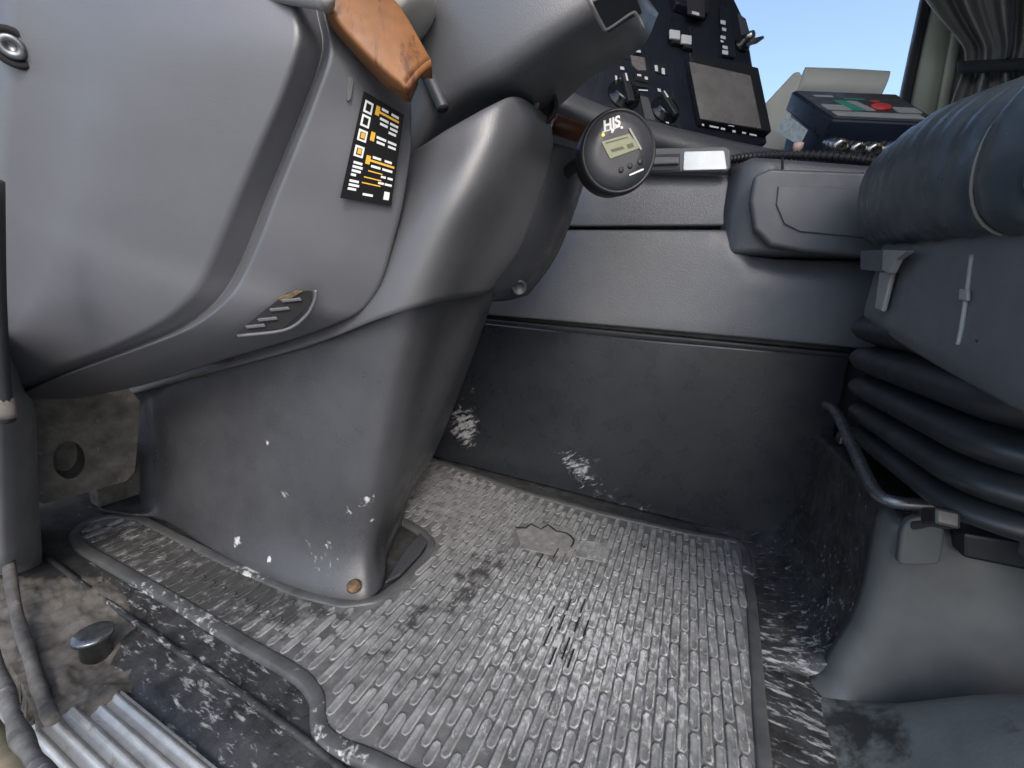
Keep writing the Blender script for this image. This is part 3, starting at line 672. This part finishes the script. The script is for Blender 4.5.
# ================================================================== LOWER DASH LIP, WOOD STRIP, CENTRE CONSOLE
dl = thing('lower_dash_lip', 'slate grey rolled lower dash edge behind the round gauge', 'dash trim', (-.1, 1.1, .85))
R2 = []
for a, b, yy in ((500, 62, .86), (548, 84, .88), (600, 108, .96), (660, 127, 1.05), (705, 138, 1.10), (745, 147, 1.14), (800, 158, 1.2)):
    p = W(a, b - 4, y=yy + .05); q = W(a, b + 1, y=yy); r = W(a - 2, b + 14, y=yy - .01); s = W(a - 6, b + 30, y=yy + .02); u_ = W(a - 6, b + 60, y=yy + .08)
    R2.append([p, q, r, s, u_])
patch('roll', R2, 'tunnel_plastic', dl, nu=5, nv=5, solid=.005)
tube('trim_strip', [W(a, b, y=yy) for a, b, yy in ((552, 124, .80), (570, 130, .82), (590, 136, .86))], .018, 'dark_wood', dl, n=10)

cc = thing('centre_console', 'dark centre console angled to the driver with dials, switches and screen', 'dash console', W(680, 125, y=1.2))
CD = nrm([.82, .57, 0]); CB = nrm([-.57, .82, 0]); be = math.radians(22)
CU = nrm(math.cos(be) * A3(0, 0, 1) + math.sin(be) * CB); CN = nrm(np.cross(CD, CU))
CO = W(680, 125, y=1.16)
if CN.dot(CAM - CO) < 0: CN = -CN
def cp(a, b, off=0.): return W(a, b, pl=(CO + CN * off, CN))
def cpr(name, px, h, m, par=None, base=0., bevel=0., r=0.):
    pts = [cp(a, b, base) for a, b in px]
    if r: pts = rnd(pts, r, 3, True)
    return prism(name, pts, CN, h, m, par or cc, bevel=bevel)
cpr('face', [(520, 80), (560, -60), (715, -60), (733, -5), (746, 22), (752, 58), (758, 92), (768, 143), (745, 147), (690, 136), (590, 112)], -.06, 'console_black', bevel=.006)
cpr('frame_bar', [(607, 55), (612, 52), (672, 66), (684, 128), (678, 131), (668, 72)], .004, 'console_black', bevel=.001)
cl = cpr('climate_panel', [(604, 56), (668, 70), (682, 128), (640, 122), (588, 107)], .003, 'console_black', bevel=.001)
cpr('display', [(630, 56), (644, 58), (646, 71), (638, 71), (632, 66)], .002, 'screen_glass', cl, .003)
def knob(a, b, rpx, tilt):
    c = cp(a, b, .003); r = rpx * np.linalg.norm(c - CAM) / FPX
    k = lathe('knob', c, CN, [(r * 1.15, 0), (r * 1.1, .004), (r * .8, .006), (r * .75, .014), (r * .6, .016)], 'black_gloss', cl, n=20)
    a0 = math.radians(tilt); d = CD * math.cos(a0) + CU * math.sin(a0); e = np.cross(CN, d)
    prism('grip', [c + d * r + e * r * .22, c - d * r + e * r * .22, c - d * r - e * r * .22, c + d * r - e * r * .22], CN, .012, 'black_rubber', k, base=.012, bevel=.002)
    prism('pointer', [c + d * r * .95 + e * r * .06, c + d * r * .4 + e * r * .06, c + d * r * .4 - e * r * .06, c + d * r * .95 - e * r * .06], CN, .0006, 'white_print', k, base=.024)
knob(624, 95, 12, 100); knob(665, 110, 10.5, 120)
for a, b, w, h in ((622, 68, 4, 3), (616, 78, 2, 5), (621, 80, 2.5, 4), (625, 82, 4, 3), (630, 89, 2.5, 3), (634, 97, 3, 4), (639, 75, 4, 2), (646, 78, 3, 3), (643, 90, 9, 1.2), (659, 90, 3, 3), (661, 97, 4, 2), (670, 99, 4, 3), (673, 116, 4, 3), (667, 122, 3, 2), (656, 68, 3, 6), (663, 71, 3, 6), (638, 51, 5, 2.5)):
    cpr('icon', [(a - w / 2, b - h / 2), (a + w / 2, b - h / 2 + .6), (a + w / 2 + .4, b + h / 2 + .6), (a - w / 2 + .4, b + h / 2)], .0006, 'white_print', cl, base=.0062)
for px in ([(634, 74), (647, 77), (648, 84), (636, 81)], [(635, 83), (648, 86), (648, 89), (636, 87)], [(652, 62), (664, 65), (667, 76), (655, 73)]):
    cpr('button', px, .003, 'black_rubber', cl, base=.003, bevel=.001)
cpr('coin_tray', [(640, 96), (648, 98), (655, 121), (645, 119)], .001, 'flap_plastic', cl, base=.003)
# screen
sm_ = cpr('screen_unit', [(684, 60), (752, 75), (765, 138), (697, 127)], .022, 'black_rubber', None, 0., .003)
def sp(name, px, h, m, base): return prism(name, [W(a, b, pl=(CO + CN * base, CN)) for a, b in px], CN, h, m, sm_)
sp('display_glass', [(689, 62), (750, 76), (761, 129), (700, 119)], .0012, 'screen_glass', .022)
for a, b, w, h in ((714, 127, 9, 1.6), (723, 129, 4, 1.8), (731, 126, 6, .8), (734, 131.5, 3, 2.2), (744, 133, 4, 1.6), (753, 135, 7, 1.6), (703, 125, 2, 2)):
    sp('key_mark', [(a - w / 2, b - h / 2 - w * .1), (a + w / 2, b - h / 2 + w * .1), (a + w / 2, b + h / 2 + w * .1), (a - w / 2, b + h / 2 - w * .1)], .0006, 'white_print', .0222)
# upper switches
cpr('vent_block', [(652, -30), (684, -22), (705, 0), (704, 22), (672, 12), (668, -5)], .022, 'console_black', None, 0., .004)
cpr('card_slot', [(686, -20), (703, -18), (704, 19), (687, 15)], .004, 'device_face', None, .022, .001)
cpr('card_icon', [(692, 11), (699, 13), (699, 16), (692, 14)], .0006, 'white_print', None, .0262)
for a, b in ((669, 31), (680.5, 36)):
    sw = cpr('rocker_switch', [(a - 1, b + 3), (a + 9, b + 5), (a + 10, b + 17), (a + 1, b + 15)], .012, 'black_rubber', None, .0, .003)
    prism('switch_tab', [W(q, w, pl=(CO + CN * .012, CN)) for q, w in ((a, b), (a + 10, b + 1.5), (a + 10, b + 10), (a, b + 8.5))], CN, .005, 'white_print', sw, bevel=.001)
cpr('blank_plate', [(688, 28), (710, 32), (712, 62), (692, 58)], .006, 'console_black', None, 0., .003)
cpr('icon_column', [(718, 8), (731, 12), (734, 60), (722, 58)], .008, 'console_black', None, 0., .003)
for a, b, w, h in ((723, 22, 5, 4), (724, 29, 4, 3), (723, 37, 5, 3), (722, 41, 3, 2), (725, 47, 5, 3), (725, 52, 6, 4)):
    cpr('icon', [(a - w / 2, b - h / 2), (a + w / 2, b - h / 2 + 1), (a + w / 2, b + h / 2 + 1), (a - w / 2, b + h / 2)], .0006, 'white_print', None, .0085)
cpr('side_pad', [(737, 14), (745, 20), (750, 38), (741, 36)], .004, 'flap_plastic', None, 0., .002)
lk = cp(741, 46, 0)
lathe('ignition_lock', lk, CN, [(.022, 0), (.021, .008), (.014, .010), (.013, .022), (.006, .023)], 'black_gloss', cc, n=20)
ky = thing('ignition_key', 'metal key sticking out of the lock on the console edge', 'key', lk + CN * .022)
kc = lk + CN * .022
ka = nrm(cp(764, 38, .05) - kc)
lathe('key_collar', kc, CN * .6 + ka * .6, [(.010, -.004), (.012, .006), (.010, .016), (.004, .018)], 'steel', ky, n=14)
kd = W(747, 45, pl=(CO + CN * .035, CN)); ke = W(764, 37, pl=(CO + CN * .05, CN)); kn_ = nrm(np.cross(ke - kd, CN))
prism('key_bow', [kd - kn_ * .004, (kd * .5 + ke * .5) - kn_ * .009, ke - kn_ * .004, ke + kn_ * .003, (kd + ke) / 2 + kn_ * .008, kd + kn_ * .004], nrm(CAM - kd), .003, 'dull_steel', ky, bevel=.0008)

# ================================================================== ROUND GAUGE
gc = W(619, 152, y=.66)
GN = nrm(nrm(CAM - gc) + RM[:, 0] * .32 + RM[:, 1] * .26)
GP = (gc, GN)
ga = thing('round_gauge', 'round black display gauge with a small screen on the tunnel', 'gauge', gc - A3(0, 0, .06))
GR = 33.5 * np.linalg.norm(gc - CAM) / FPX * .98
lathe('housing', gc, GN, [(GR * .80, -.050), (GR * .97, -.040), (GR * 1.02, -.010), (GR, -.002), (GR * .96, .002), (GR * .92, .002), (GR * .90, -.001)], 'black_rubber', ga, n=48)
lathe('dial_face', gc, GN, [(GR * .91, -.002), (GR * .91, .0002), (GR * .5, .0002)], 'dark_trim', ga, n=40)
def gp(name, px, h, m, par, base=.0004, bevel=0.): return prism(name, [W(a, b, pl=GP) for a, b in px], GN, h, m, par, base=base, bevel=bevel)
lc = gp('lcd_screen', [(601, 142), (629, 134), (640, 148), (610, 159)], .001, 'lcd', ga)
for px in ([(605, 143), (627, 137), (627.6, 138), (605.6, 144)], [(610, 150), (622, 146.5), (624, 149), (612, 152.5)], [(626, 145), (632, 143), (634, 147), (628, 149)]):
    gp('lcd_mark', px, .0003, 'lcd_ink', lc, .0015)
gp('lcd_bezel', [(628, 129), (630, 128.5), (641.5, 149), (640, 150.5)], .0015, 'pale_grey', ga)
gl = W(602, 132, pl=GP); gr_ = W(622, 125, pl=GP)
text('lettering', 'HJS', W(611, 124.3, pl=GP), gr_ - gl, GN, .0185, 'white_print', ga, .0008)
gp('underline', [(602, 132), (620, 126), (620.3, 127), (602.4, 133)], .0004, 'white_print', ga)
gp('maker_line', [(629, 174.5), (643, 168.5), (643.6, 170), (629.6, 176)], .0004, 'white_print', ga)
for a, b, m in ((603, 135, 'amber_led'), (612, 132, 'white_print'), (621.5, 128, 'white_print')):
    lathe('indicator', W(a, b, pl=GP), GN, [(.0022, 0), (.0022, .001), (.001, .0014)], m, ga, n=10)
for a, b in ((621, 170), (630, 166), (640, 162)):
    lathe('key', W(a, b, pl=GP), GN, [(.0042, 0), (.004, .0014), (.002, .0018)], 'black_rubber', ga, n=12)
tube('bracket_arm', [gc - GN * .035 + A3(-.02, 0, 0), W(585, 160, y=.70), W(568, 172, y=.73), W(560, 182, y=.75)], .011, 'black_rubber', ga, n=8)

# ================================================================== KEYPAD DEVICE ON THE TUNNEL
kd_ = thing('keypad_device', 'dark control box with red and green buttons standing on the tunnel', 'control box', W(830, 158, y=1.15))
tp = [W(832, 119, y=1.12), W(943, 124, y=1.12), W(897, 95, y=1.28), W(792, 91, y=1.28)]
DN = nrm(np.cross(tp[1] - tp[0], tp[3] - tp[0])); DN = DN if DN[2] > 0 else -DN
hexa('lid', tp, [p - DN * .040 for p in tp], 'device_blue', kd_, .004)
c_ = sum(tp) / 4; t2 = [c_ + (p - c_) * .96 for p in tp]
fc = prism('face_plate', t2, DN, .002, 'device_face', kd_, bevel=.001)
def fq(u, v): return ((1 - u) * (1 - v) * t2[0] + u * (1 - v) * t2[1] + u * v * t2[2] + (1 - u) * v * t2[3])
def fbar(name, u0, u1, v0, v1, m, h=.0015, sl=0., r=.004):
    prism(name, rnd([fq(u0, v0), fq(u1, v0), fq(u1 + sl, v1), fq(u0 + sl, v1)], r, 3, True), DN, h, m, fc, base=.002)
fbar('key_row', .06, .90, .06, .20, 'button_grey'); fbar('button', .05, .30, .26, .44, 'button_grey'); fbar('button', .30, .42, .26, .62, 'button_green', sl=-.05)
fbar('button', .44, .54, .28, .62, 'button_grey', sl=-.06); lathe('button', fq(.64, .42) + DN * .002, DN, [(.019, 0), (.019, .003), (.016, .005), (.004, .0055)], 'button_red', fc, n=20); fbar('button', .74, .96, .26, .44, 'button_grey')
fbar('legend', .12, .32, .76, .84, 'button_grey', .0006); fbar('legend', .4, .6, .70, .75, 'button_green', .0006); fbar('legend', .64, .72, .62, .70, 'button_red', .0006)
bt = [p - DN * .040 for p in tp]; cb = sum(bt) / 4
bt = [cb + (p - cb) * .9 for p in bt]
fo_ = [A3(p[0], p[1] + .02, .80) for p in bt]
hexa('stand', bt, fo_, 'device_blue', kd_, .004)
LPn = (W(790, 130, y=1.14), nrm([-.75, -.65, .1]))
prism('side_label', [W(a, b, pl=(W(792, 130, y=1.13), nrm([-.5, -.8, .1]))) for a, b in ((786, 113), (808, 130), (800, 146), (776, 132))], nrm([-.5, -.8, .1]), .001, 'label_paper', kd_)
for a, b in ((838, 146), (856, 149), (872, 150), (888, 150)):
    c0 = W(a, b, y=1.07); ax = nrm([.15, -.75, -.35])
    lathe('screw_connector', c0, ax, [(.008, -.06), (.009, -.03), (.013, -.029), (.013, -.014), (.010, -.012), (.010, -.004), (.0145, -.003), (.0145, .014), (.010, .016), (.006, .016)], 'steel', kd_, n=12)
hs_p = [W(a, b, y=yy) for a, b, yy in ((728, 160, 1.05), (760, 156, 1.03), (800, 155, 1.03), (850, 158, 1.03), (892, 164, 1.03), (940, 172, 1.05))]
hs_c = cr(hs_p, 34); k = len(hs_c)
hs = tube('corrugated_hose', hs_c, lambda q: .0095 if int(round(q * (k - 1))) % 4 < 2 else .0068, 'black_rubber', None, n=10, sm=0)
tag(hs, 'black corrugated cable hose lying along the tunnel top', 'hose')
pk = W(797, 150, y=1.03)
tag(lathe('pink_peg', pk, nrm([0, -.5, .8]), [(.006, -.012), (.007, 0), (.009, .004), (.009, .012), (.004, .014)], 'pink_plastic', None, n=12), 'small pinkish peg beside the corrugated hose', 'peg')

# cream box further back
cbx = thing('cream_box', 'cream plastic wedge shaped box behind the control box', 'box', W(800, 130, y=1.45))
sidep = [(756, 150), (757, 112), (794, 72), (800, 71), (803, 78), (800, 150)]
pts = rnd([W(a, b, y=1.45) for a, b in sidep], .006, closed=True)
xr = W(882, 80, y=1.45)[0] - W(800, 75, y=1.45)[0]
prism('side', pts, (0, 1, 0), .10, 'cream_plastic', cbx, bevel=.004)
tube('roll', [W(798, 86, y=1.48), W(840, 88, y=1.48), W(874, 90.5, y=1.48), W(882, 91, y=1.48)], lambda q: .042 if q < .85 else .042 * (1 - .5 * ((q - .85) / .15) ** 2), 'cream_plastic', cbx, n=20, sm=8)
box('body', (W(800, 100, y=1.5)[0], W(876, 100, y=1.5)[0]), (1.47, 1.56), (.80, W(840, 92, y=1.5)[2]), 'cream_plastic', cbx, .004)

# ================================================================== PASSENGER DOOR: WINDOW, PILLAR, CURTAIN
YD = 2.1
wi = thing('passenger_window', 'clear passenger side window with pale sky behind', 'window', W(820, 160, y=YD))
prism('pane', [W(a, b, y=YD) for a, b in ((640, -120), (945, -120), (898, 130), (640, 120))], (0, 1, 0), .004, 'window_glass', wi)
bp = thing('door_pillar', 'grey olive door pillar with dark rubber seal at the window', 'pillar', W(930, 130, y=YD))
prism('rubber_seal', [W(a, b, y=YD - .02) for a, b in ((887, 150), (898, 150), (955, -120), (944, -120))], (0, -1, 0), .03, 'black_rubber', bp, bevel=.008)
rows = []
for b, xs in ((150, (894, 903, 920, 934, 936)), (60, (912, 920, 937, 951, 953)), (-120, (951, 959, 977, 990, 992))):
    q = [W(a, b, y=yy) for a, yy in zip(xs, (YD, YD - .05, YD - .07, YD - .05, YD + .0))]
    rows.append(rnd(q, .03, 5))
strip('pillar_cover', rows, 'pillar_trim', bp, face_cam=True, solid=.004)
rows = []
for b, xs in ((150, (926, 930, 940, 944)), (60, (943, 947, 957, 961)), (-120, (978, 983, 993, 997))):
    rows.append(rnd([W(a, b, y=yy) for a, yy in zip(xs, (YD, YD - .09, YD - .09, YD))], .012, 4))
strip('bright_strip', rows, 'pillar_trim', bp, face_cam=True, solid=.004)
prism('rear_trim', [W(a, b, y=YD - .03) for a, b in ((936, 150), (1100, 150), (1100, -120), (985, -120))], (0, -1, 0), .02, 'pillar_trim', bp)
cu = thing('curtain', 'grey brown cab curtain gathered by a band at the door pillar', 'curtain', W(985, 130, y=2.0))
def crow(b, x0, x1, amp, ph, n=64):
    r = []
    for i in range(n):
        s = i / (n - 1)
        r.append(W(x0 + (x1 - x0) * s, b, y=1.95 - amp * (math.sin(s * 26 + ph) + .5 * math.sin(s * 47 + ph * 2))))
    return r
strip('cloth', [crow(-60, 900, 1080, .05, 0), crow(-25, 910, 1075, .05, .2), crow(0, 925, 1070, .045, .5), crow(25, 945, 1060, .04, .8), crow(45, 963, 1050, .03, 1.1), crow(58, 966, 1045, .022, 1.3), crow(66, 965, 1045, .02, 1.4), crow(76, 962, 1050, .025, 1.5), crow(95, 955, 1058, .03, 1.7), crow(120, 947, 1065, .035, 1.9), crow(160, 935, 1075, .035, 2.1)], 'curtain_cloth', cu, nv=4, face_cam=True, solid=.003)
rows = [[W(x, b - .05 * (x - 960), y=1.905) for x in np.linspace(958, 1050, 14)] for b in (61, 73)]
strip('tie_band', rows, 'band_cloth', cu, face_cam=True, solid=.005)
tube('zip_cord', [W(a, b, y=1.885) for a, b in ((1014, -50), (1014, -20), (1013, 20), (1010, 50), (1008, 58))], .006, 'band_cloth', cu, n=8)

# ================================================================== DOOR SILL AND LEFT CORNER
hp = thing('hinge_pillar', 'grey plastic hinge pillar column at the left edge', 'pillar', A3(-.95, .21, 0))
rows = []
for b, x0, x1 in ((330, -60, 8), (385, -60, 22), (405, -60, 34), (440, -60, 37), (500, -60, 39), (555, -60, 42), (568, -60, 40), (575, -60, 30)):
    rows.append([W(x0 + (x1 - x0) * s, b, y=.185 + .05 * s * s - .03 * math.sin(math.pi * s)) for s in np.linspace(0, 1, 10)] + [W(x1 - 4, b, y=.27)])
strip('shell', rows, 'pillar_grey', hp, nv=4, face_cam=True, solid=.004)
rd = tube('check_rod', [W(a, b, y=.175) for a, b in ((-6, 180), (-3, 300), (2, 380), (5, 408), (6, 420))], lambda q: .007 if q < .8 else .0085, 'black_rubber', None, n=10)
tag(rd, 'thin dark rod with a brown tip at the left picture edge', 'rod')
tp_ = lathe('rod_tip', W(5, 408, y=.175), (0, 0, 1), [(.0088, -.012), (.0095, -.006), (.0095, .012), (.007, .014)], 'mud', rd, n=12)
bk = thing('hole_bracket', 'dirty brown bracket plate with a round hole left of the pedestal', 'bracket', A3(-1.0, .35, .1))
XB = -.98
bpn = (W(90, 450, x=XB), nrm([1, -.15, 0]))
hc = (69, 460)
outer = [(30, 396), (90, 392), (140, 388), (138, 440), (134, 478), (124, 482), (80, 494), (36, 506), (32, 450)]
# plate as a ring round the hole
n_ = 36; ring_in = []; ring_out = []
def cast(c, ang):
    d = (math.cos(ang), math.sin(ang)); best = 1e9
    for i in range(len(outer)):
        a, b = outer[i - 1], outer[i]; ex, ey = b[0] - a[0], b[1] - a[1]; den = d[0] * ey - d[1] * ex
        if abs(den) < 1e-9: continue
        tt = ((a[0] - c[0]) * ey - (a[1] - c[1]) * ex) / den; ss = ((a[0] - c[0]) * d[1] - (a[1] - c[1]) * d[0]) / den
        if tt > 0 and -1e-6 <= ss <= 1 + 1e-6: best = min(best, tt)
    return (c[0] + d[0] * best, c[1] + d[1] * best)
for i in range(n_):
    a = 2 * math.pi * i / n_
    ring_in.append(W(hc[0] + 16 * math.cos(a), hc[1] + 19 * math.sin(a), pl=bpn)); ring_out.append(W(*cast(hc, a), pl=bpn))
strip('plate', [ring_out, ring_in, [p - bpn[1] * .05 for p in ring_in]], 'mud', bk, closed=True, face_cam=True, solid=.004, smooth=False)
prism('hole_bottom', [p - bpn[1] * .05 for p in ring_in], bpn[1], .002, 'mud', bk)
box('block', (-1.12, -1.08), (.36, .45), (0, .12), 'mud', bk, .004)

si = thing('sill_plate', 'ribbed aluminium tread plate on the door sill', 'sill plate', A3(-.3, .13, 0))
prof = []; y = .176
ymin = .085
yy = np.linspace(.176, .090, 7)
box('plate', (-.585, .9), (.086, .178), (-.012, .0), 'aluminium', si, .001)
for i in range(6):
    a, b = yy[i], yy[i + 1]; mid_ = (a + b) / 2
    rows = [rnd([A3(x, a - .001, .0), A3(x, a - .0035, .003), A3(x, mid_ + .001, .003), A3(x, mid_ - .002, .0004), A3(x, b, .0005)], .0015, 3) for x in (-.583, 0, .9)]
    strip('rib', rows, 'aluminium', si, face_cam=True, solid=.0, smooth=True)
# floor corner: dirty pit with a round peg, mud, seal
pit = thing('floor_peg', 'round metal capped peg in the dirty pit beside the sill plate', 'peg', W(95, 650, z=-.01))
pc = W(93, 634, z=.030)
lathe('shaft', pc, (0, 0, 1), [(.016, -.055), (.0155, -.005), (.0205, -.004), (.021, .0), (.0195, .002), (.01, .002)], 'dull_steel', pit, n=24)
seal_pts = [W(a, b, y=yy) for a, b, yy in ((8, 560, .185), (16, 610, .165), (28, 650, .15), (38, 685, .135), (46, 705, .128), (52, 720, .12))]
tag(tube('door_seal', seal_pts, lambda q: .0065 + .0004 * math.sin(q * 23), 'dirty_paint', None, n=14, sm=6), 'brown dirty rubber door seal curving down to the sill plate', 'seal')
cz = []
for b_, xs in ((566, (-30, 20, 60, 90, 118)), (590, (-20, 25, 65, 105, 138)), (620, (-10, 32, 78, 120, 152)), (650, (0, 45, 90, 130, 160)), (675, (15, 55, 92, 125, 148)), (700, (28, 60, 84, 104, 120)), (735, (40, 60, 74, 82, 90))):
    cz.append([W(a, b_, z=-.008 if (k_ in (4,) or b_ in (566, 735)) else random.uniform(.001, .006)) for k_, a in enumerate(xs)])
mo_ = patch('mud_patch', cz, 'mud', None, nu=16, nv=12, solid=.03)
from mathutils import noise as mnoise
for v in mo_.data.vertices:
    v.co.z += .004 * mnoise.noise(v.co * 55) + .002 * mnoise.noise(v.co * 160) - .016 * max(0, 1 - (v.co - Vector(W(128, 655, z=0))).length / .06)
tag(mo_, 'muddy hollow in the floor around the round peg', 'mud')
tag(tube('sill_edge', [W(a, b, y=yy) for a, b, yy in ((-30, 560, .15), (-18, 620, .13), (2, 680, .105), (16, 725, .085), (36, 765, .07), (62, 810, .055))], lambda q: .006 + .001 * math.sin(q * 31), 'dirty_paint', None, n=14, sm=6), 'scuffed dusty door frame edge outside the door seal', 'door frame')
tag(tube('body_edge', [W(a, b, y=yy) for a, b, yy in ((-60, 620, .12), (-40, 690, .095), (-10, 745, .075), (20, 790, .06), (50, 830, .05))], .012, 'body_paint', None, n=14, sm=6), 'yellowish brown painted body edge in the lower left corner', 'body edge')
# liner strip edge beside the mat
tag(tube('liner_ridge', [W(a, b, z=.003) for a, b in ((45, 555), (90, 590), (150, 632), (190, 660), (250, 700), (330, 760), (360, 790))], .004, 'floor_rubber', None, n=8, sm=6), 'black rubber liner ridge between the mat and the sill plate', 'liner')
